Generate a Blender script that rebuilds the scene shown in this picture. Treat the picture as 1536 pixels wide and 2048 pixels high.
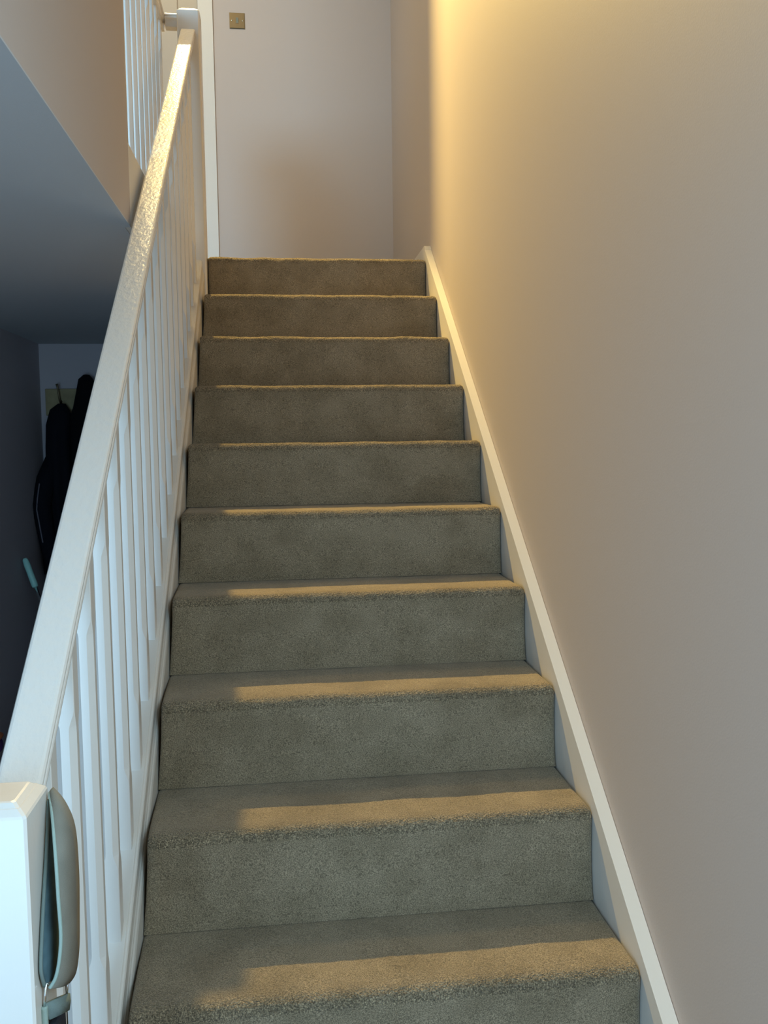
import bpy, bmesh, math, random
from mathutils import Vector, Matrix, noise
random.seed(4)
D = bpy.data
C = bpy.context.scene.collection
for o in list(D.objects): D.objects.remove(o)

# ------------------------------------------------------------------ camera
CAM = Vector((0.29065, -3.79263, -0.80521))
YAW, PITCH, ROLL, FPX = 0.11921, -0.08012, -0.01316, 1714.65
fw = Vector((math.sin(YAW)*math.cos(PITCH), math.cos(YAW)*math.cos(PITCH), math.sin(PITCH)))
rt = Vector((math.cos(YAW), -math.sin(YAW), 0)); up = rt.cross(fw)
rt2 = rt*math.cos(ROLL)+up*math.sin(ROLL); up2 = -rt*math.sin(ROLL)+up*math.cos(ROLL)
cd = D.cameras.new('camera'); cam = D.objects.new('camera', cd); C.objects.link(cam)
cd.sensor_fit = 'VERTICAL'; cd.sensor_height = 24; cd.lens = 24*FPX/2048; cd.clip_start = 0.02
m = Matrix((rt2, up2, -fw)).transposed().to_4x4(); m.translation = CAM
cam.matrix_world = m
bpy.context.scene.camera = cam
vs = bpy.context.scene.view_settings
bpy.context.scene.display_settings.display_device = 'sRGB'
vs.view_transform = 'Standard'; vs.look = 'None'; vs.gamma = 1; vs.use_curve_mapping = False
vs.exposure = 1.15

# ------------------------------------------------------------------ world
w = D.worlds.new('world'); bpy.context.scene.world = w; w.use_nodes = True
w.node_tree.nodes['Background'].inputs[0].default_value = (0.55, 0.75, 1, 1)
w.node_tree.nodes['Background'].inputs[1].default_value = 0.3

# ------------------------------------------------------------------ lights
def area(name, loc, target, sx, sy, power, col, spread=180):
    l = D.lights.new(name, 'AREA'); l.shape = 'RECTANGLE'; l.size = sx; l.size_y = sy
    l.energy = power; l.color = col; l.spread = math.radians(spread)
    o = D.objects.new(name, l); C.objects.link(o); o.location = loc
    o.rotation_euler = (Vector(target)-Vector(loc)).to_track_quat('-Z', 'Y').to_euler()
    return o
COOL = (0.58, 0.86, 1.0)
WARM = (1.0, 0.70, 0.27)
# daylight through the glazed front door and the windows above, plus an added cool fill
area('door_daylight', (-.55, -4.64, -1.45), (-.1, 0, -1.2), .85, 1.8, 13.5, (.40, .71, 1.0))
area('cool_side_fill', (.93, -3.75, -.45), (0, -3.2, -1.0), .9, .9, 20.0, (.58, .84, 1.0))  # no window here: unseen cool fill added for the lower steps
area('upstairs_window_daylight', (-1.66, -4.64, 1.30), (-1.66, 0, 1.2), 1.4, 1.1, 74, (.36, .70, 1.0))
# added warm fill over the left of the landing, set by the handrail highlight, and the far ceiling lamp
area('landing_panel_fill', (-.38, -.05, 2.69), (-.38, -.05, 0), .36, .36, 11.5, (1.0, .74, .33))
# ceiling lamp further along the landing, round the corner
LAMP = (-0.14, 1.455, 2.85)
l = D.lights.new('landing_bulb', 'AREA'); l.shape = 'DISK'; l.size = 0.03; l.energy = 47; l.color = (1.0, .70, .22); l.spread = math.radians(100)
lo = D.objects.new('landing_bulb', l); C.objects.link(lo); lo.location = LAMP
lo.rotation_euler = Vector((.36, -.52, -1)).to_track_quat('-Z', 'Y').to_euler()

# ------------------------------------------------------------------ materials
def mat(name, col, rough=0.5, spec=0.5, metal=0.0, bump=None, var=None, coat=0.0):
    m = D.materials.new(name); m.use_nodes = True
    nt = m.node_tree; b = nt.nodes['Principled BSDF']
    b.inputs['Base Color'].default_value = (*col, 1); b.inputs['Roughness'].default_value = rough
    b.inputs['Specular IOR Level'].default_value = spec; b.inputs['Metallic'].default_value = metal
    b.inputs['Coat Weight'].default_value = coat
    tc = nt.nodes.new('ShaderNodeTexCoord')
    if var:
        sc, amt = var
        n = nt.nodes.new('ShaderNodeTexNoise'); n.inputs['Scale'].default_value = sc; n.inputs['Detail'].default_value = 4
        nt.links.new(tc.outputs['Object'], n.inputs['Vector'])
        r = nt.nodes.new('ShaderNodeValToRGB')
        r.color_ramp.elements[0].position = .3; r.color_ramp.elements[1].position = .7
        r.color_ramp.elements[0].color = (*[c*(1-amt) for c in col], 1)
        r.color_ramp.elements[1].color = (*[min(1, c*(1+amt)) for c in col], 1)
        nt.links.new(n.outputs['Fac'], r.inputs['Fac']); nt.links.new(r.outputs['Color'], b.inputs['Base Color'])
    if bump:
        prev = None
        for sc, st, dist, stretch in bump:
            mp = nt.nodes.new('ShaderNodeMapping'); mp.inputs['Scale'].default_value = stretch
            nt.links.new(tc.outputs['Object'], mp.inputs['Vector'])
            n = nt.nodes.new('ShaderNodeTexNoise'); n.inputs['Scale'].default_value = sc; n.inputs['Detail'].default_value = 3
            nt.links.new(mp.outputs['Vector'], n.inputs['Vector'])
            bp = nt.nodes.new('ShaderNodeBump'); bp.inputs['Strength'].default_value = st; bp.inputs['Distance'].default_value = dist
            nt.links.new(n.outputs['Fac'], bp.inputs['Height'])
            if prev: nt.links.new(prev.outputs['Normal'], bp.inputs['Normal'])
            prev = bp
        nt.links.new(prev.outputs['Normal'], b.inputs['Normal'])
    return m
M = {}
M['wall'] = mat('taupe_matt_paint', (0.53, 0.46, 0.42), 0.62, 0.35, bump=[(260, .10, .002, (1, 1, 1))])
M['hall_wall'] = mat('slate_matt_paint', (0.50, 0.46, 0.48), 0.8, 0.2, bump=[(260, .10, .002, (1, 1, 1))])
M['ceiling'] = mat('ceiling_paint', (0.55, 0.56, 0.57), 0.9, 0.1, bump=[(180, .12, .003, (1, 1, 1))])
M['gloss'] = mat('white_gloss_paint', (0.72, 0.68, 0.63), 0.26, 0.5, bump=[(28, .18, .003, (1, 1, .12)), (160, .10, .001, (1, 1, .3))])
M['rail'] = mat('white_gloss_handrail', (0.72, 0.68, 0.63), 0.20, 0.75, bump=[(95, .6, .0020, (1, .5, 1)), (300, .25, .0008, (1, 1, 1))])
M['trim'] = mat('white_satin_trim', (0.72, 0.68, 0.62), 0.42, 0.4, bump=[(60, .06, .002, (1, 1, .2))])
M['door'] = mat('cream_painted_door', (0.50, 0.42, 0.33), 0.4, 0.4, bump=[(40, .08, .002, (1, 1, .1))])
M['floor'] = mat('oak_floor', (0.25, 0.17, 0.10), 0.4, 0.4, var=(6, .2))
M['frame'] = mat('white_plastic_frame', (0.8, 0.8, 0.8), 0.35)
M['brass'] = mat('antique_brass', (0.19, 0.145, 0.085), 0.42, 0.5, 0.85)
M['brass_bright'] = mat('polished_brass', (0.75, 0.65, 0.48), 0.2, 0.5, 1.0)  # brighter, smoother brass for the switch surround and screws
M['steel'] = mat('chrome_steel', (0.85, 0.87, 0.88), 0.15, 0.5, 1.0)
M['strap'] = mat('sage_webbing', (0.20, 0.185, 0.150), 0.85, 0.2, bump=[(900, .5, .001, (1, 1, 1))], var=(30, .08))
M['strap_edge'] = mat('pale_green_piping', (0.30, 0.38, 0.34), 0.85, 0.2, bump=[(700, .5, .001, (1, 1, 1))])
M['strap_trim'] = mat('grey_green_webbing', (0.17, 0.22, 0.21), 0.85, 0.2, bump=[(700, .5, .001, (1, 1, 1))])
M['strap_in'] = mat('teal_lining', (0.07, 0.12, 0.14), 0.8, 0.2, var=(50, .2))
M['black'] = mat('black_nylon', (0.012, 0.013, 0.018), 0.75, 0.3)
M['coat'] = mat('dark_navy_coat', (0.008, 0.009, 0.014), 0.9, 0.15, bump=[(60, .4, .004, (1, 1, 1))])
M['coat2'] = mat('black_coat', (0.005, 0.005, 0.007), 0.9, 0.15, bump=[(60, .4, .004, (1, 1, 1))])
M['zip'] = mat('grey_zip_tape', (0.16, 0.15, 0.18), 0.7)
M['pine'] = mat('pine_board', (0.34, 0.28, 0.15), 0.6, 0.3, var=(14, .15))
M['mint'] = mat('mint_plastic', (0.42, 0.82, 0.74), 0.45)
M['lilac'] = mat('lilac_fabric', (0.35, 0.37, 0.62), 0.85)
M['purple'] = mat('purple_fabric', (0.09, 0.03, 0.16), 0.85)
M['orange'] = mat('orange_fabric', (0.45, 0.14, 0.05), 0.85)
g_ = D.materials.new('clear_glass'); g_.use_nodes = True
gb = g_.node_tree.nodes['Principled BSDF']; gb.inputs['Transmission Weight'].default_value = 1; gb.inputs['Roughness'].default_value = 0.02
M['glass'] = g_
e_ = D.materials.new('lit_bulb'); e_.use_nodes = True
eb = e_.node_tree.nodes['Principled BSDF']; eb.inputs['Emission Color'].default_value = (1, .7, .35, 1); eb.inputs['Emission Strength'].default_value = 6
M['bulb'] = e_

def carpet_material():
    m = D.materials.new('taupe_twist_pile_carpet'); m.use_nodes = True
    nt = m.node_tree; N = nt.nodes; L = nt.links; b = N['Principled BSDF']
    b.inputs['Roughness'].default_value = 0.95; b.inputs['Specular IOR Level'].default_value = 0.1
    b.inputs['Sheen Weight'].default_value = 0.25; b.inputs['Sheen Roughness'].default_value = 0.5
    b.inputs['Sheen Tint'].default_value = (0.8, 0.75, 0.65, 1)
    tc = N.new('ShaderNodeTexCoord')
    big = N.new('ShaderNodeTexNoise'); big.inputs['Scale'].default_value = 9; big.inputs['Detail'].default_value = 5; big.inputs['Roughness'].default_value = .6
    fine = N.new('ShaderNodeTexNoise'); fine.inputs['Scale'].default_value = 520; fine.inputs['Detail'].default_value = 3
    for n in (big, fine): L.new(tc.outputs['Object'], n.inputs['Vector'])
    r1 = N.new('ShaderNodeValToRGB'); e = r1.color_ramp.elements
    e[0].position = .36; e[1].position = .60
    e[0].color = (0.200, 0.160, 0.104, 1); e[1].color = (0.255, 0.206, 0.138, 1)
    r2 = N.new('ShaderNodeValToRGB'); e = r2.color_ramp.elements
    e[0].position = .36; e[1].position = .64
    e[0].color = (0.52, 0.52, 0.52, 1); e[1].color = (1.45, 1.45, 1.45, 1)
    mx = N.new('ShaderNodeMix'); mx.data_type = 'RGBA'; mx.blend_type = 'MULTIPLY'; mx.inputs[0].default_value = 1
    L.new(big.outputs['Fac'], r1.inputs['Fac']); L.new(fine.outputs['Fac'], r2.inputs['Fac'])
    L.new(r1.outputs['Color'], mx.inputs[6]); L.new(r2.outputs['Color'], mx.inputs[7])
    vo = N.new('ShaderNodeTexVoronoi'); vo.inputs['Scale'].default_value = 300
    L.new(tc.outputs['Object'], vo.inputs['Vector'])
    at = N.new('ShaderNodeAttribute'); at.attribute_name = 'pile_open'
    nz = N.new('ShaderNodeTexNoise'); nz.inputs['Scale'].default_value = 330; nz.inputs['Detail'].default_value = 2
    L.new(tc.outputs['Object'], nz.inputs['Vector'])
    r3 = N.new('ShaderNodeValToRGB'); e = r3.color_ramp.elements
    e[0].position = .38; e[1].position = .66
    e[0].color = (0.58, 0.57, 0.56, 1); e[1].color = (1.55, 1.52, 1.45, 1)
    L.new(nz.outputs['Fac'], r3.inputs['Fac'])
    m2 = N.new('ShaderNodeMix'); m2.data_type = 'RGBA'; m2.blend_type = 'MULTIPLY'
    L.new(at.outputs['Fac'], m2.inputs[0]); L.new(mx.outputs[2], m2.inputs[6]); L.new(r3.outputs['Color'], m2.inputs[7])
    L.new(m2.outputs[2], b.inputs['Base Color'])
    ma = N.new('ShaderNodeMath'); ma.operation = 'MULTIPLY_ADD'; ma.inputs[1].default_value = 0.75; ma.inputs[2].default_value = 0.32
    L.new(at.outputs['Fac'], ma.inputs[0])
    b1 = N.new('ShaderNodeBump'); b1.inputs['Distance'].default_value = 0.0035
    L.new(ma.outputs[0], b1.inputs['Strength']); L.new(vo.outputs['Distance'], b1.inputs['Height'])
    b2 = N.new('ShaderNodeBump'); b2.inputs['Distance'].default_value = 0.004; b2.inputs['Strength'].default_value = .35
    n3 = N.new('ShaderNodeTexNoise'); n3.inputs['Scale'].default_value = 240; n3.inputs['Detail'].default_value = 3
    L.new(tc.outputs['Object'], n3.inputs['Vector']); L.new(n3.outputs['Fac'], b2.inputs['Height'])
    L.new(b1.outputs['Normal'], b2.inputs['Normal']); L.new(b2.outputs['Normal'], b.inputs['Normal'])
    return m
M['carpet'] = carpet_material()

# ------------------------------------------------------------------ helpers
def obj(name, bm, m, parent=None, smooth=False):
    me = D.meshes.new(name); bmesh.ops.recalc_face_normals(bm, faces=bm.faces); bm.to_mesh(me); bm.free()
    me.materials.append(m if not isinstance(m, str) else M[m])
    if smooth:
        for p in me.polygons: p.use_smooth = True
    o = D.objects.new(name, me); C.objects.link(o)
    if parent:
        o.parent = parent; o.matrix_parent_inverse = parent.matrix_world.inverted()
    return o
def thing(name, label, cat, loc=(0, 0, 0), group=None):
    o = D.objects.new(name, None); C.objects.link(o); o.location = loc; o.empty_display_size = .1
    o.matrix_world = Matrix.Translation(loc)
    o['label'] = label; o['category'] = cat
    if group: o['group'] = group
    return o
def struct(name, bm, m):
    o = obj(name, bm, m); o['kind'] = 'structure'; return o
def box(bm, x0, x1, y0, y1, z0, z1):
    vs_ = [bm.verts.new((x, y, z)) for x in (x0, x1) for y in (y0, y1) for z in (z0, z1)]
    for f in ((0, 1, 3, 2), (4, 6, 7, 5), (0, 4, 5, 1), (2, 3, 7, 6), (0, 2, 6, 4), (1, 5, 7, 3)):
        bm.faces.new([vs_[i] for i in f])
    return bm
def bbox(*a, bev=0.0, seg=2):
    bm = bmesh.new(); box(bm, *a)
    if bev: bmesh.ops.bevel(bm, geom=bm.edges[:], offset=bev, segments=seg, affect='EDGES', profile=.5)
    return bm
def boxes(*lst):
    bm = bmesh.new()
    for a in lst: box(bm, *a)
    return bm
def loft(rings, closed=True, caps=True, bm=None):
    """rings: list of lists of points (same count)"""
    bm = bm or bmesh.new()
    R = [[bm.verts.new(p) for p in r] for r in rings]
    n = len(R[0])
    for a, b in zip(R, R[1:]):
        for i in range(n if closed else n-1):
            j = (i+1) % n
            bm.faces.new((a[i], a[j], b[j], b[i]))
    if caps and closed:
        bm.faces.new(R[0]); bm.faces.new(R[-1])
    return bm
def tube(pts, rad, n=10, bm=None):
    pts = [Vector(p) for p in pts]; rings = []
    for i, p in enumerate(pts):
        t = (pts[min(i+1, len(pts)-1)]-pts[max(i-1, 0)]).normalized()
        ref = Vector((0, 1, 0)) if abs(t.y) < .9 else Vector((1, 0, 0))
        u = t.cross(ref).normalized(); v = t.cross(u)
        r = rad[i] if isinstance(rad, (list, tuple)) else rad
        rings.append([p+u*r*math.cos(2*math.pi*k/n)+v*r*math.sin(2*math.pi*k/n) for k in range(n)])
    return loft(rings, bm=bm)
def prism_yz(x0, x1, poly):
    bm = bmesh.new()
    a = [bm.verts.new((x0, y, z)) for y, z in poly]; b = [bm.verts.new((x1, y, z)) for y, z in poly]
    bm.faces.new(a); bm.faces.new(b[::-1])
    for i in range(len(poly)):
        j = (i+1) % len(poly); bm.faces.new((a[i], a[j], b[j], b[i]))
    return bm

# ------------------------------------------------------------------ dimensions
RISE, GO, W = 0.2, 0.25797, 0.94618
NST = 13
XR = W+0.03                      # face of the right wall
ZG = -RISE*NST                   # ground floor
YB = 1.30                        # back wall
YF = -4.75                        # front wall
ZC = 2.92                        # upstairs ceiling
XL = -1.05                       # left wall of hall
XO = -0.092                      # outer face of balustrade / well edge
SL = 0.807                       # slope of balustrade
ZCH = -0.222                     # hall ceiling
YW = -1.385                      # end of the bedroom wall

# ------------------------------------------------------------------ setting
struct('floor', bbox(XL, XR, YF, YB, ZG-.1, ZG), 'floor')
struct('wall_right', bbox(XR, XR+.12, YF, 2.6, ZG, ZC), 'wall')
struct('wall_back', bbox(-.03, XR, YB, YB+.05, 0, ZC), 'wall')
struct('wall_hall_back', bbox(XL, XR, YB, YB+.1, ZG, ZCH), 'hall_wall')
struct('wall_left', bbox(XL-.12, XL, YF, YB+.1, ZG, ZCH), 'hall_wall')
struct('wall_well', bbox(XO-.1, XO, YF, YW, ZCH+.004, ZC), 'wall')
struct('wall_understair', prism_yz(-.075, -.02, [(-2.78, ZG), (YB, ZG), (YB, ZCH), (-.06, ZCH), (-2.78, -2.74*SL-.33)]), 'hall_wall')
# upper floor slab with the hall ceiling as its underside
def slab(x0, x1, y0, y1): return (x0, x1, y0, y1, ZCH+.004, -.004)
struct('floor_upper', boxes(slab(-3.1, XO-.1, YF, 2.6), slab(XO-.1, XO-.016, YW, 2.6), slab(XO-.016, XR, .03, 2.6)), 'carpet')
struct('ceiling_hall', boxes((XL, XO-.1, YF, YB, ZCH, ZCH+.0039), (XO-.1, XO, YF, YW, ZCH, ZCH+.0039), (XO-.1, XO-.016, YW, YB, ZCH, ZCH+.0039)), 'ceiling')
struct('ceiling', bbox(-3.1, XR+.12, YF, 2.7, ZC, ZC+.1), 'ceiling')
struct('wall_upper_left', bbox(-3.2, -3.1, YF, 2.7, ZCH, ZC), 'wall')
struct('wall_passage_end', bbox(-3.1, XR+.12, 2.6, 2.7, 0, ZC), 'wall')
struct('trim_1', bbox(XO-.016, XO, YW+.001, -.05, ZCH+.001, .0, bev=.002), 'trim')          # fascia of the landing edge
# door in the line of the back wall, left of its end, with an open transom above
dr = D.objects.new('door_2', None); C.objects.link(dr); dr['kind'] = 'structure'
DX0, DX1, DH = -.89, -.112, 2.02
obj('door_frame', boxes((DX1, -.0305, YB-.014, YB+.05, 0, DH+.08), (DX0-.08, DX0, YB-.014, YB+.05, 0, DH+.08), (DX0, DX1, YB-.014, YB+.05, DH, DH+.08)), 'trim', dr)
lf = obj('door_leaf', bbox(DX0+.003, DX1-.003, YB+.012, YB+.046, .008, DH-.003, bev=.002), 'door', dr)
for (xa, xb, za, zb) in ((DX0+.11, DX0+.35, .2, .85), (DX1-.35, DX1-.11, .2, .85), (DX0+.11, DX0+.35, 1.02, 1.88), (DX1-.35, DX1-.11, 1.02, 1.88)):
    obj('door_panel', bbox(xa, xb, YB+.004, YB+.014, za, zb, bev=.006), 'door', lf)
struct('wall_back_left', boxes((-3.1, DX0-.08, YB, YB+.1, 0, ZC)), 'wall')
struct('baseboard_right', prism_yz(W+.002, XR, [(.035, -.003), (.035, .048), (.06, .068), (YB-.001, .068), (YB-.001, -.003)]), 'trim')
struct('baseboard_back', bbox(-.028, W, YB-.018, YB, -.003, .068, bev=.003), 'trim')
# front wall (behind the camera) with a glazed door and two windows
def wall_openings():
    ops = [(-1.02, -.08, ZG, -.5), (-2.45, -.87, .70, 1.9)]
    bm = bmesh.new()
    xs = sorted({-3.2, XR+.12, *[v for o in ops for v in o[:2]]}); zs = sorted({ZG, ZC, *[v for o in ops for v in o[2:]]})
    for xa, xb in zip(xs, xs[1:]):
        for za, zb in zip(zs, zs[1:]):
            cx, cz = (xa+xb)/2, (za+zb)/2
            if any(o[0] < cx < o[1] and o[2] < cz < o[3] for o in ops): continue
            box(bm, xa, xb, YF-.12, YF, za, zb)
    return bm, ops
bmw, OPS = wall_openings()
struct('wall_front', bmw, 'wall')
for i, (x0, x1, z0, z1) in enumerate(OPS):
    nm = 'door_1' if i == 0 else 'window_%d' % i
    r = D.objects.new(nm, None); C.objects.link(r); r['kind'] = 'structure'
    t = .05
    obj('window_frame', boxes((x0, x0+t, YF-.1, YF-.04, z0, z1), (x1-t, x1, YF-.1, YF-.04, z0, z1), (x0+t, x1-t, YF-.1, YF-.04, z0, z0+t), (x0+t, x1-t, YF-.1, YF-.04, z1-t, z1),
                              ((x0+x1)/2-.02, (x0+x1)/2+.02, YF-.095, YF-.045, z0+t, z1-t)), 'frame', r)
    obj('window_glass', bbox(x0+t, x1-t, YF-.073, YF-.067, z0+t, z1-t), 'glass', r)

# ceiling lamp on the landing, out of frame round the corner
lamp = thing('ceiling_lamp', 'small ceiling lamp with a bare warm bulb over the far landing', 'lamp', (LAMP[0], LAMP[1], ZC))
def lathe(prof, cx, cy, n=24):
    return loft([[(cx+r*math.cos(2*math.pi*k/n), cy+r*math.sin(2*math.pi*k/n), z) for k in range(n)] for r, z in prof])
obj('ceiling_rose', lathe([(.05, ZC-.0005), (.05, ZC-.001), (.05, ZC-.008), (.035, ZC-.016), (.018, ZC-.02), (.018, ZC-.035)], *LAMP[:2]), 'frame', lamp, True)

pan = thing('ceiling_fill_panel', 'square white hanging panel added for warm fill over the left side of the landing', 'light', (-.38, -.05, ZC))  # unseen housing added to carry the warm landing fill
obj('housing', bbox(-.60, -.16, -.27, .17, 2.705, 2.745, bev=.006), 'frame', pan)
for hx_ in (-.5, -.26):
    obj('hanging_rod', tube([(hx_, -.05, 2.74), (hx_, -.05, ZC-.001)], .004, 10), 'steel', pan, True)
# ------------------------------------------------------------------ staircase
stair = thing('staircase', 'straight carpeted staircase with white stringers climbing to the landing', 'stairs', (0, -NST*GO, ZG))
def step_mesh(k):
    """one carpeted step: the riser below nosing k and the tread behind it"""
    bm = bmesh.new()
    lay = bm.verts.layers.float.new('pile_open')
    y0, z0 = -k*GO, -k*RISE
    r = .025
    prof = []
    zb = z0-RISE
    for i in range(15):                      # riser, slightly proud at its foot
        t = i/14; z = zb+.001+(RISE-r-.001)*t
        prof.append((y0-.009*(1-t)**2+.003*math.sin(math.pi*t), z, .25*max(0, t-.75)*4*.9))
    for i in range(1, 12):                   # rounded nosing
        a = math.pi/2*i/11
        prof.append((y0+r-r*math.cos(a), z0-r+r*math.sin(a), 1.0 if i < 9 else .6))
    yb = y0+GO+.004 if k else .035
    nn = 22
    for i in range(1, nn+1):
        t = i/nn; y = y0+r+(yb-y0-r)*t
        prof.append((y, z0-.0015*math.sin(math.pi*t), max(0, .45-t*2.5)))
    xa, xb = (.003 if k else .004), W-.003
    nx = 190
    def left(j):
        if j < 15: return xa-.0115*(1-j/14)**1.3
        if j < 26: return xa
        return xa-.0115*((j-25)/nn)**.8
    rows = []
    for i in range(nx+1):
        t = i/nx; x = xa+(xb-xa)*t
        e = min(t, 1-t)*(xb-xa)
        rd = max(0, 1-e/.012)
        row = []
        for j, (y, z, po) in enumerate(prof):
            n1 = noise.noise(Vector((x*9, y*9+k*7.1, z*9)))*.003
            n2 = noise.noise(Vector((x*70, y*70, z*70)))*.0011
            n3 = noise.noise(Vector((x*210, y*210, z*210)))*.0011*po
            d = n1*(.4+po)+n2+n3-.006*rd*rd
            if j < 15: ny, nz = -1, 0
            elif j < 26:
                a = math.pi/2*(j-14)/11; ny, nz = -math.cos(a), math.sin(a)
            else: ny, nz = 0, 1
            if j in (0,): d = -.001
            xx = x+(left(j)-xa)*(1-t)**6 if k else x
            v = bm.verts.new((xx, y+ny*d, z+nz*d)); v[lay] = po; row.append(v)
        rows.append(row)
    for a, b in zip(rows, rows[1:]):
        for j in range(len(a)-1):
            bm.faces.new((a[j], b[j], b[j+1], a[j+1]))
    # closed underside and ends
    ends = []
    for row in (rows[0], rows[-1]):
        bot = bm.verts.new((row[0].co.x, yb, zb+.001)); ends.append(bot)
        bm.faces.new(list(row)+[bot])
    bm.faces.new((rows[0][-1], rows[-1][-1], ends[1], ends[0]))if False else None
    return bm
for k in range(NST):
    obj('step', step_mesh(k), 'carpet', stair, True)

# wall string on the right
y1 = (ZG+.03-.02)/(RISE/GO)
def wall_string():
    top = lambda y: .02+RISE/GO*y
    bm = prism_yz(W, XR-.001, [(.034, ZG+.001), (.034, top(.034)), (y1, top(y1)), (y1, ZG+.001)])
    return bm
obj('stringer', wall_string(), 'trim', stair)
# outer string with base rail on the left
def outer_string():
    prof = [(-.074, -.40), (-.074, -.008), (-.019, -.008), (-.0175, -.016), (-.0165, -.034), (-.0145, -.040), (-.0145, -.046), (-.0115, -.052), (-.0095, -.062), (-.0095, -.30), (-.022, -.40)]
    bm = bmesh.new(); rings = []
    for i in range(31):
        y = -2.735+2.687*i/30
        rings.append([(x, y, .008+SL*y+k) for x, k in prof])
    return loft(rings)
obj('stringer', outer_string(), 'trim', stair)

# ------------------------------------------------------------------ stair balustrade
bal = thing('stair_balustrade', 'white painted balustrade with sloping handrail running up the left of the carpeted stairs', 'balustrade', (-.046, -2.78, ZG))
def sweep_profile(prof, ya, yb, zf, xc, endcut=True):
    """prof: list of (x, n) ; vertical end cuts; n measured vertically from the line zf(y)"""
    bm = bmesh.new()
    nseg = 60
    rings = []
    for i in range(nseg+1):
        y = ya+(yb-ya)*i/nseg
        rings.append([(xc+x, y, zf(y)+n) for x, n in prof])
    return loft(rings)
def rail_profile(hw, h, s=1.0):
    """moulded handrail section, symmetric; s stretches vertical sizes for a raked rail"""
    half = [(hw-.006, 0), (hw-.0025, -.0012), (hw-.0004, -.0045), (hw, -.008), (hw-.0008, -.0105), (hw-.0035, -.012), (hw-.0035, -.0140),
            (hw-.001, -.0155), (hw, -.0185), (hw-.0008, -.0215), (hw-.0045, -.0235), (hw-.0075, -.030), (hw-.0085, -.036), (hw-.0085, -h)]
    half = [(x, n*s) for x, n in half]
    return half+[(-x, n) for x, n in reversed(half)]
HR = lambda y: .943+SL*y
hr = obj('handrail', sweep_profile(rail_profile(.0295, .05, 1.28), -2.733, -.046, HR, -.0485), 'rail', bal)
BR = lambda y: .012+SL*y
base_prof = [(.030, -.018), (.030, -.008), (.028, -.004), (.024, -.003), (.023, -.0005), (.019, .0), (-.019, .0), (-.023, -.0005), (-.024, -.003), (-.028, -.004), (-.030, -.008), (-.030, -.018)]
obj('base_rail', sweep_profile(base_prof, -2.733, -.047, BR, -.047), 'trim', bal)

def baluster_mesh(xc, yf, zb0, zb1, zt0, zt1, s=.032, ch=.0095, blk=.112, blkt=.10):
    """square stop-chamfered spindle; zb0/zb1 bottom heights at front/back faces, zt0/zt1 top heights"""
    h = s/2
    def sec(c, zf, zk):
        c = max(c, .0012)
        P = [(-h+c, -h), (h-c, -h), (h, -h+c), (h, h-c), (h-c, h), (-h+c, h), (-h, h-c), (-h, -h+c)]
        return [(xc+x, yf+h+y, zf+(zk-zf)*(y+h)/s) for x, y in P]
    rings = [sec(0, zb0, zb1)]
    zb = max(zb0, zb1)+blk; zt = min(zt0, zt1)-blkt
    rings.append(sec(0, zb, zb))
    for t in (.15, .35, .6, .85, 1): rings.append(sec(ch*(t*t*(3-2*t)), zb+.038*t, zb+.038*t))
    for t in (1, .85, .6, .35, .15): rings.append(sec(ch*(t*t*(3-2*t)), zt-.038*t, zt-.038*t))
    rings.append(sec(0, zt, zt)); rings.append(sec(0, zt0, zt1))
    return loft(rings)
SP = .1412
for i in range(1, 19):
    yf = -2.744+SP*i
    obj('baluster', baluster_mesh(-.047, yf, BR(yf)-.001, BR(yf+.032)-.001, HR(yf)-.058, HR(yf+.032)-.058), 'gloss', bal)

def newel_mesh(x0, x1, y0, y1, z0, z1, soft=.003, cap=.016, caph=.015):
    """square post with a moulded pyramid-edged top"""
    cx, cy = (x0+x1)/2, (y0+y1)/2; hx, hy = (x1-x0)/2, (y1-y0)/2
    def sec(ins, z, c=soft):
        a, b = hx-ins, hy-ins
        P = [(-a+c, -b), (a-c, -b), (a, -b+c), (a, b-c), (a-c, b), (-a+c, b), (-a, b-c), (-a, -b+c)]
        return [(cx+x, cy+y, z) for x, y in P]
    ze = z1-caph
    return loft([sec(0, z0), sec(0, ze-.030), sec(0, ze), sec(.0015, ze+.003), sec(.004, ze+.0052), sec(cap*.55, ze+caph*.62), sec(cap*.62, ze+caph*.62), sec(cap*.95, ze+caph*.94), sec(cap+.002, z1)])
NX0, NX1 = -.092, 0.0
obj('newel_post', newel_mesh(NX0, NX1, -2.826, -2.734, ZG, -1.203), 'gloss', bal)
obj('newel_post', newel_mesh(NX0, NX1, -.046, .046, -.42, .995, soft=.006, cap=.014, caph=.014), 'gloss', bal)

# ------------------------------------------------------------------ landing balustrade
lb = thing('landing_balustrade', 'white balustrade along the landing edge, behind the handrail at the top left', 'balustrade', (-.18, 0, 0))
LX = -.172
lprof = rail_profile(.0275, .052)
obj('handrail', sweep_profile([(x, n) for x, n in lprof], YW+.001, .048, lambda y: .985, LX), 'rail', lb)
short = bmesh.new()
rings = []
for i in range(5):
    x = LX+.0275+(NX0-LX-.0275)*i/4
    rings.append([(x, .018+p, .985+n) for p, n in lprof])
obj('return_rail', loft(rings, bm=short), 'rail', lb)
obj('base_rail', sweep_profile([(.033, -.028), (.033, -.012), (.03, -.006), (.024, -.004), (.022, 0), (-.022, 0), (-.024, -.004), (-.03, -.006), (-.033, -.012), (-.033, -.028)], YW+.001, .048, lambda y: .030, LX), 'trim', lb)
n = 12
for i in range(n):
    yf = -1.345+i*.117
    obj('baluster', baluster_mesh(LX, yf, .029, .029, .934, .934, blk=.08, blkt=.10), 'gloss', lb)

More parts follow.
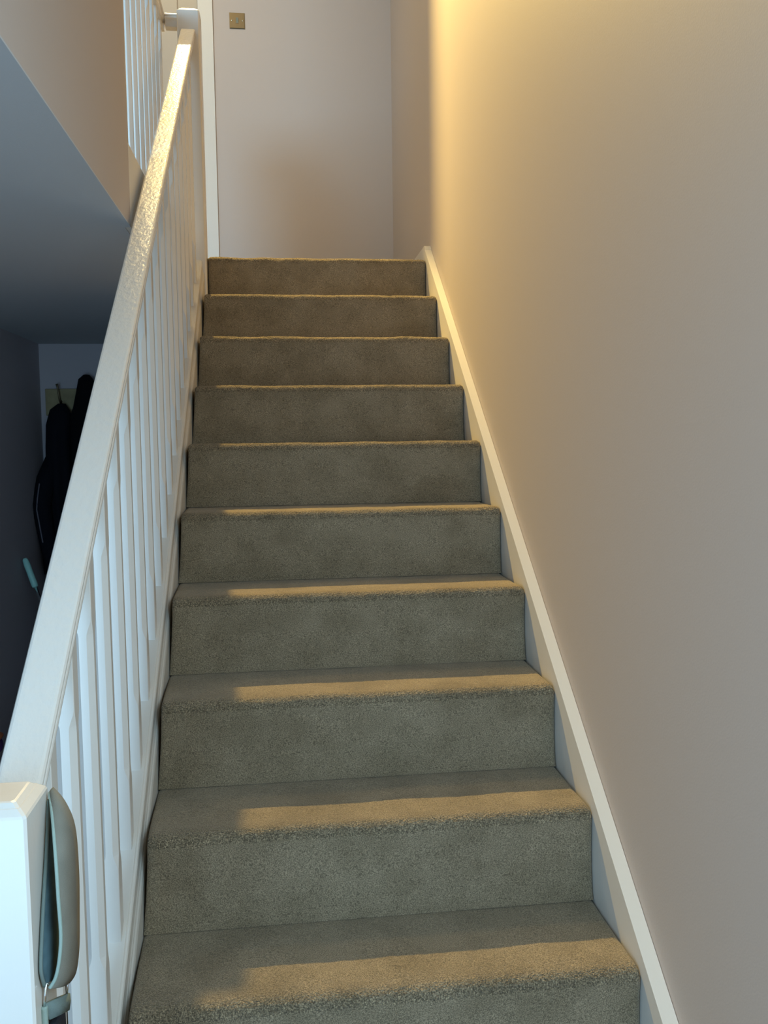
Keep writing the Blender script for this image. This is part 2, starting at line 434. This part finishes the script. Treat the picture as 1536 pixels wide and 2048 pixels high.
# ------------------------------------------------------------------ light switch
sw = thing('light_switch', 'square antique brass single light switch on the back wall above the stairs', 'light switch', (.163, YB, 1.62))
sx, sz, sh = .1045, 1.5745, .043
def plate():
    bm = bbox(sx-sh, sx+sh, YB-.006, YB-.0002, sz-sh, sz+sh)
    bmesh.ops.bevel(bm, geom=[e for e in bm.edges if max(v.co.y for v in e.verts) < YB-.004], offset=.003, segments=2, affect='EDGES')
    return bm
obj('faceplate', plate(), 'brass', sw)
obj('rocker_surround', boxes((sx-.0085, sx+.0085, YB-.0072, YB-.0055, sz-.016, sz-.0135), (sx-.0085, sx+.0085, YB-.0072, YB-.0055, sz+.0135, sz+.016),
                            (sx-.0085, sx-.0065, YB-.0072, YB-.0055, sz-.0135, sz+.0135), (sx+.0065, sx+.0085, YB-.0072, YB-.0055, sz-.0135, sz+.0135)), 'brass_bright', sw)
bmr = bmesh.new()
a = [bmr.verts.new(p) for p in [(sx-.006, YB-.0055, sz-.013), (sx-.006, YB-.0075, sz-.013), (sx-.006, YB-.013, sz+.013), (sx-.006, YB-.0055, sz+.013)]]
b = [bmr.verts.new((v.co.x+.012, v.co.y, v.co.z)) for v in a]
bmr.faces.new(a); bmr.faces.new(b[::-1])
for i in range(4): bmr.faces.new((a[i], a[(i+1) % 4], b[(i+1) % 4], b[i]))
obj('rocker', bmr, 'brass', sw)
for s in (-1, 1):
    cx = sx+s*.0305
    bm = loft([[(cx+r*math.cos(2*math.pi*k/16), y, sz+r*math.sin(2*math.pi*k/16)) for k in range(16)] for r, y in ((.0042, YB-.0055), (.0042, YB-.0066), (.003, YB-.0078), (.001, YB-.0082))])
    obj('screw', bm, 'brass_bright', sw, True)

# ------------------------------------------------------------------ coat rack and coats in the hall
rack = thing('coat_rack', 'pale wooden coat rack board with metal hooks on the hall back wall', 'coat rack', (-.8, YB, -.55))
obj('board', bbox(-1.02, -.42, YB-.02, YB, -.625, -.475, bev=.003), 'pine', rack)
HK = (-.935, -.775, -.56)
for hx in HK:
    bm = tube([(hx, YB-.02, -.545), (hx, YB-.032, -.552), (hx-.001, YB-.046, -.54), (hx-.003, YB-.05, -.515), (hx-.006, YB-.055, -.475), (hx-.008, YB-.066, -.452)], [.008, .0065, .0055, .005, .005, .0075])
    tube([(hx, YB-.02, -.555), (hx, YB-.035, -.58), (hx, YB-.055, -.585), (hx, YB-.066, -.567)], [.007, .0055, .005, .0065], bm=bm)
    obj('hook', bm, 'brass', rack, True)
def coat(name, label, hx, prof, mt, seed, zipx=None, sleeves=()):
    """prof: (z, xl, xr, depth) rows from the loop down; lofted with folds"""
    t = thing(name, label, 'coat', (hx, YB-.06, prof[0][0]), 'dark coats on the hall rack')
    n = 48; rings = []
    P = []
    for a_, b_ in zip(prof, prof[1:]):
        for s in range(5):
            u = s/5; P.append(tuple(a_[i]*(1-u)+b_[i]*u for i in range(4)))
    P.append(prof[-1])
    for (z, xl, xr, dp) in P:
        r = []
        cx, hw = (xl+xr)/2, (xr-xl)/2; cy = YB-.024-dp/2
        dn = min(1, max(0, (prof[0][0]-z)/.5))
        for k in range(n):
            a = 2*math.pi*k/n
            f = 1+.10*dn*math.sin(a*7+seed+z*2)+.06*dn*math.sin(a*4+seed*2)
            f = min(f, 1.12)
            yy = cy+dp/2*math.sin(a)*f
            r.append((cx+hw*math.cos(a)*(1+.4*(f-1)), min(yy, YB-.023), z))
        rings.append(r)
    obj('coat_body', loft(rings), mt, t, True)
    for sl in sleeves:
        obj('sleeve', tube([p[:3] for p in sl], [p[3] for p in sl], 14), mt, t, True)
    if zipx:
        for line in zipx:
            obj('zip', tube(line, .0035, 6), 'zip', t)
    return t
c1 = coat('hooded_coat', 'dark hooded coat on the left hook, beside the hall corner', -.92,
     [(-.560, -.945, -.905, .05), (-.595, -.985, -.880, .09), (-.62, -.99, -.868, .11), (-.68, -1.003, -.866, .14), (-.80, -1.006, -.868, .17), (-.93, -1.01, -.866, .17), (-1.05, -1.02, -.866, .16), (-1.25, -1.01, -.866, .17), (-1.5, -.99, -.866, .17), (-1.85, -.98, -.866, .17)],
     'coat', 1.3,
     zipx=[[(-1.015, YB-.235, -1.0), (-1.022, YB-.262, -1.08), (-1.026, YB-.27, -1.14), (-1.016, YB-.268, -1.22), (-1.004, YB-.262, -1.32)]],
     sleeves=[[(-.97, YB-.12, -.86, .035), (-1.0, YB-.16, -.98, .05), (-1.015, YB-.22, -1.12, .05), (-1.0, YB-.22, -1.25, .045), (-.985, YB-.2, -1.4, .042), (-.98, YB-.2, -1.5, .04)]])
c2 = coat('long_coat', 'black coat bunched on the second hook, partly behind the handrail', -.775,
     [(-.400, -.800, -.768, .05), (-.425, -.825, -.745, .08), (-.50, -.838, -.72, .10), (-.58, -.850, -.70, .14), (-.62, -.861, -.68, .16), (-.66, -.862, -.66, .18), (-.8, -.862, -.60, .2), (-1.1, -.862, -.58, .2), (-1.5, -.862, -.57, .2), (-1.9, -.862, -.56, .2)],
     'coat2', 3.1,
     zipx=[[(-.79, YB-.232, -1.03), (-.79, YB-.238, -1.12), (-.795, YB-.235, -1.2)]])

# ------------------------------------------------------------------ broom leaning on the hall wall
br = thing('broom', 'mint green handled broom with silver pole leaning in the dark hall', 'broom', (-.80, .62, ZG))
top = Vector((-1.028, .78, -1.372)); foot = Vector((-.62, .62, ZG+.07)); d = (foot-top)
P = lambda t: top+d*t
obj('pole', tube([P(.11), P(.5), P(.97)], .0085, 14), 'steel', br, True)
obj('grip', tube([P(0), P(.008), P(.03), P(.06), P(.115), P(.125), P(.128)], [.009, .014, .0165, .0155, .0165, .015, .010], 14), 'mint', br, True)
obj('brush_head', bbox(-.76, -.48, .60, .64, ZG+.055, ZG+.085, bev=.006), 'mint', br)
bm = bmesh.new()
for i in range(34):
    for j in range(3):
        x = -.75+i*.0082; y = .608+j*.012
        box(bm, x, x+.004, y, y+.004, ZG+.001, ZG+.055)
o = obj('bristles', bm, 'black', br); 

# fabric bundle glimpsed at the left edge of the frame
bu = thing('fabric_bag', 'lilac fabric bag topped with purple and orange cloth, by the dark hall wall', 'bag', (-.905, -.35, ZG))
def blob(cx, cy, z0, z1, rx, ry, seed, n=28, m_=14):
    rings = []
    for j in range(m_+1):
        t = j/m_; z = z0+(z1-z0)*t
        s = math.sin(math.pi*min(1, .12+t*.86))**.35 if t < .98 else .25
        rings.append([(cx+rx*s*math.cos(2*math.pi*k/n)*(1+.05*math.sin(3*k*2*math.pi/n+seed+t*3)), cy+ry*s*math.sin(2*math.pi*k/n)*(1+.05*math.sin(5*k*2*math.pi/n+seed)), z) for k in range(n)])
    return loft(rings)
obj('bag_body', blob(-.905, -.35, ZG, -2.0, .095, .16, 1), 'lilac', bu, True)
obj('cloth', blob(-.905, -.35, -2.0, -1.955, .085, .13, 2), 'purple', bu, True)
obj('cloth', blob(-.86, -.33, -1.955, -1.93, .035, .06, 4), 'orange', bu, True)

# ------------------------------------------------------------------ strap hanging on the lower newel
st = thing('bag_strap', 'sage green padded bag strap looped over the lower newel post', 'strap', (.015, -2.71, -1.5))
def ribbon(A, B, th=.003):
    """band between two edge polylines with thickness"""
    A = [Vector(p) for p in A]; B = [Vector(p) for p in B]; rings = []
    for i in range(len(A)):
        t = (A[min(i+1, len(A)-1)]-A[max(i-1, 0)]).normalized(); w_ = (B[i]-A[i])
        nn = t.cross(w_)
        nn = nn.normalized()*th/2 if nn.length > 1e-6 else Vector((th/2, 0, 0))
        mid = (A[i]+B[i])/2
        rings.append([A[i]+nn, mid+nn*1.6, B[i]+nn, B[i]-nn, mid-nn*1.6, A[i]-nn])
    return loft(rings)
def smooth(pts, sub=6):
    out = []; P_ = [Vector(p) for p in pts]
    for i in range(len(P_)-1):
        p0, p1, p2, p3 = P_[max(i-1, 0)], P_[i], P_[i+1], P_[min(i+2, len(P_)-1)]
        for s in range(sub):
            t = s/sub
            out.append(.5*((2*p1)+(p2-p0)*t+(2*p0-5*p1+4*p2-p3)*t*t+(3*p1-p0-3*p2+p3)*t*t*t))
    out.append(P_[-1]); return out
A = smooth([(.004, -2.742, -1.222), (.013, -2.768, -1.243), (.0205, -2.79, -1.283), (.024, -2.80, -1.327), (.025, -2.80, -1.37), (.022, -2.80, -1.40), (.017, -2.80, -1.421), (.010, -2.80, -1.433)])
B = smooth([(.008, -2.738, -1.218), (.022, -2.748, -1.231), (.0325, -2.75, -1.262), (.0345, -2.75, -1.318), (.033, -2.75, -1.372), (.031, -2.75, -1.415), (.026, -2.75, -1.447), (.017, -2.752, -1.460)])
obj('outer_band', ribbon(A, B, .004), 'strap', st, True)
obj('piping', tube(A, .0022, 8), 'strap_edge', st, True)
A2 = smooth([(.003, -2.745, -1.230), (.0035, -2.765, -1.283), (.0035, -2.786, -1.333), (.0035, -2.801, -1.373), (.0035, -2.809, -1.405), (.004, -2.80, -1.430)])
B2 = smooth([(.004, -2.738, -1.230), (.008, -2.742, -1.283), (.011, -2.745, -1.333), (.0115, -2.75, -1.373), (.011, -2.752, -1.42), (.012, -2.755, -1.452)])
obj('inner_band', ribbon(A2, B2, .0025), 'strap_in', st, True)
obj('piping', tube(A2, .0022, 8), 'strap_trim', st, True)
ringp = [(.006, -2.80, -1.428), (.0025, -2.80, -1.457), (.016, -2.755, -1.475), (.0195, -2.755, -1.452)]
obj('buckle', tube([ringp[0], ringp[1]], .0017, 8, bm=tube([ringp[1], ringp[2]], .0015, 8, bm=tube([ringp[2], ringp[3]], .0014, 8, bm=tube([ringp[3], ringp[0]], .0015, 8)))), 'steel', st, True)
# lower end of the strap and the dark pouch it carries
A3 = smooth([(.0025, -2.80, -1.455), (.0025, -2.80, -1.478), (.0015, -2.80, -1.53), (.001, -2.80, -1.60)])
obj('lower_band', ribbon([(.003, -2.80, -1.452), (.004, -2.799, -1.462), (.006, -2.797, -1.474)], [(.019, -2.755, -1.470), (.0195, -2.755, -1.480), (.0175, -2.755, -1.492)], .004), 'strap_trim', st, True)
obj('piping', tube(A3, [.0042]*len(A3), 8), 'strap_edge', st, True)
obj('pouch', bbox(.003, .016, -2.795, -2.757, -1.75, -1.482, bev=.004), 'black', st)
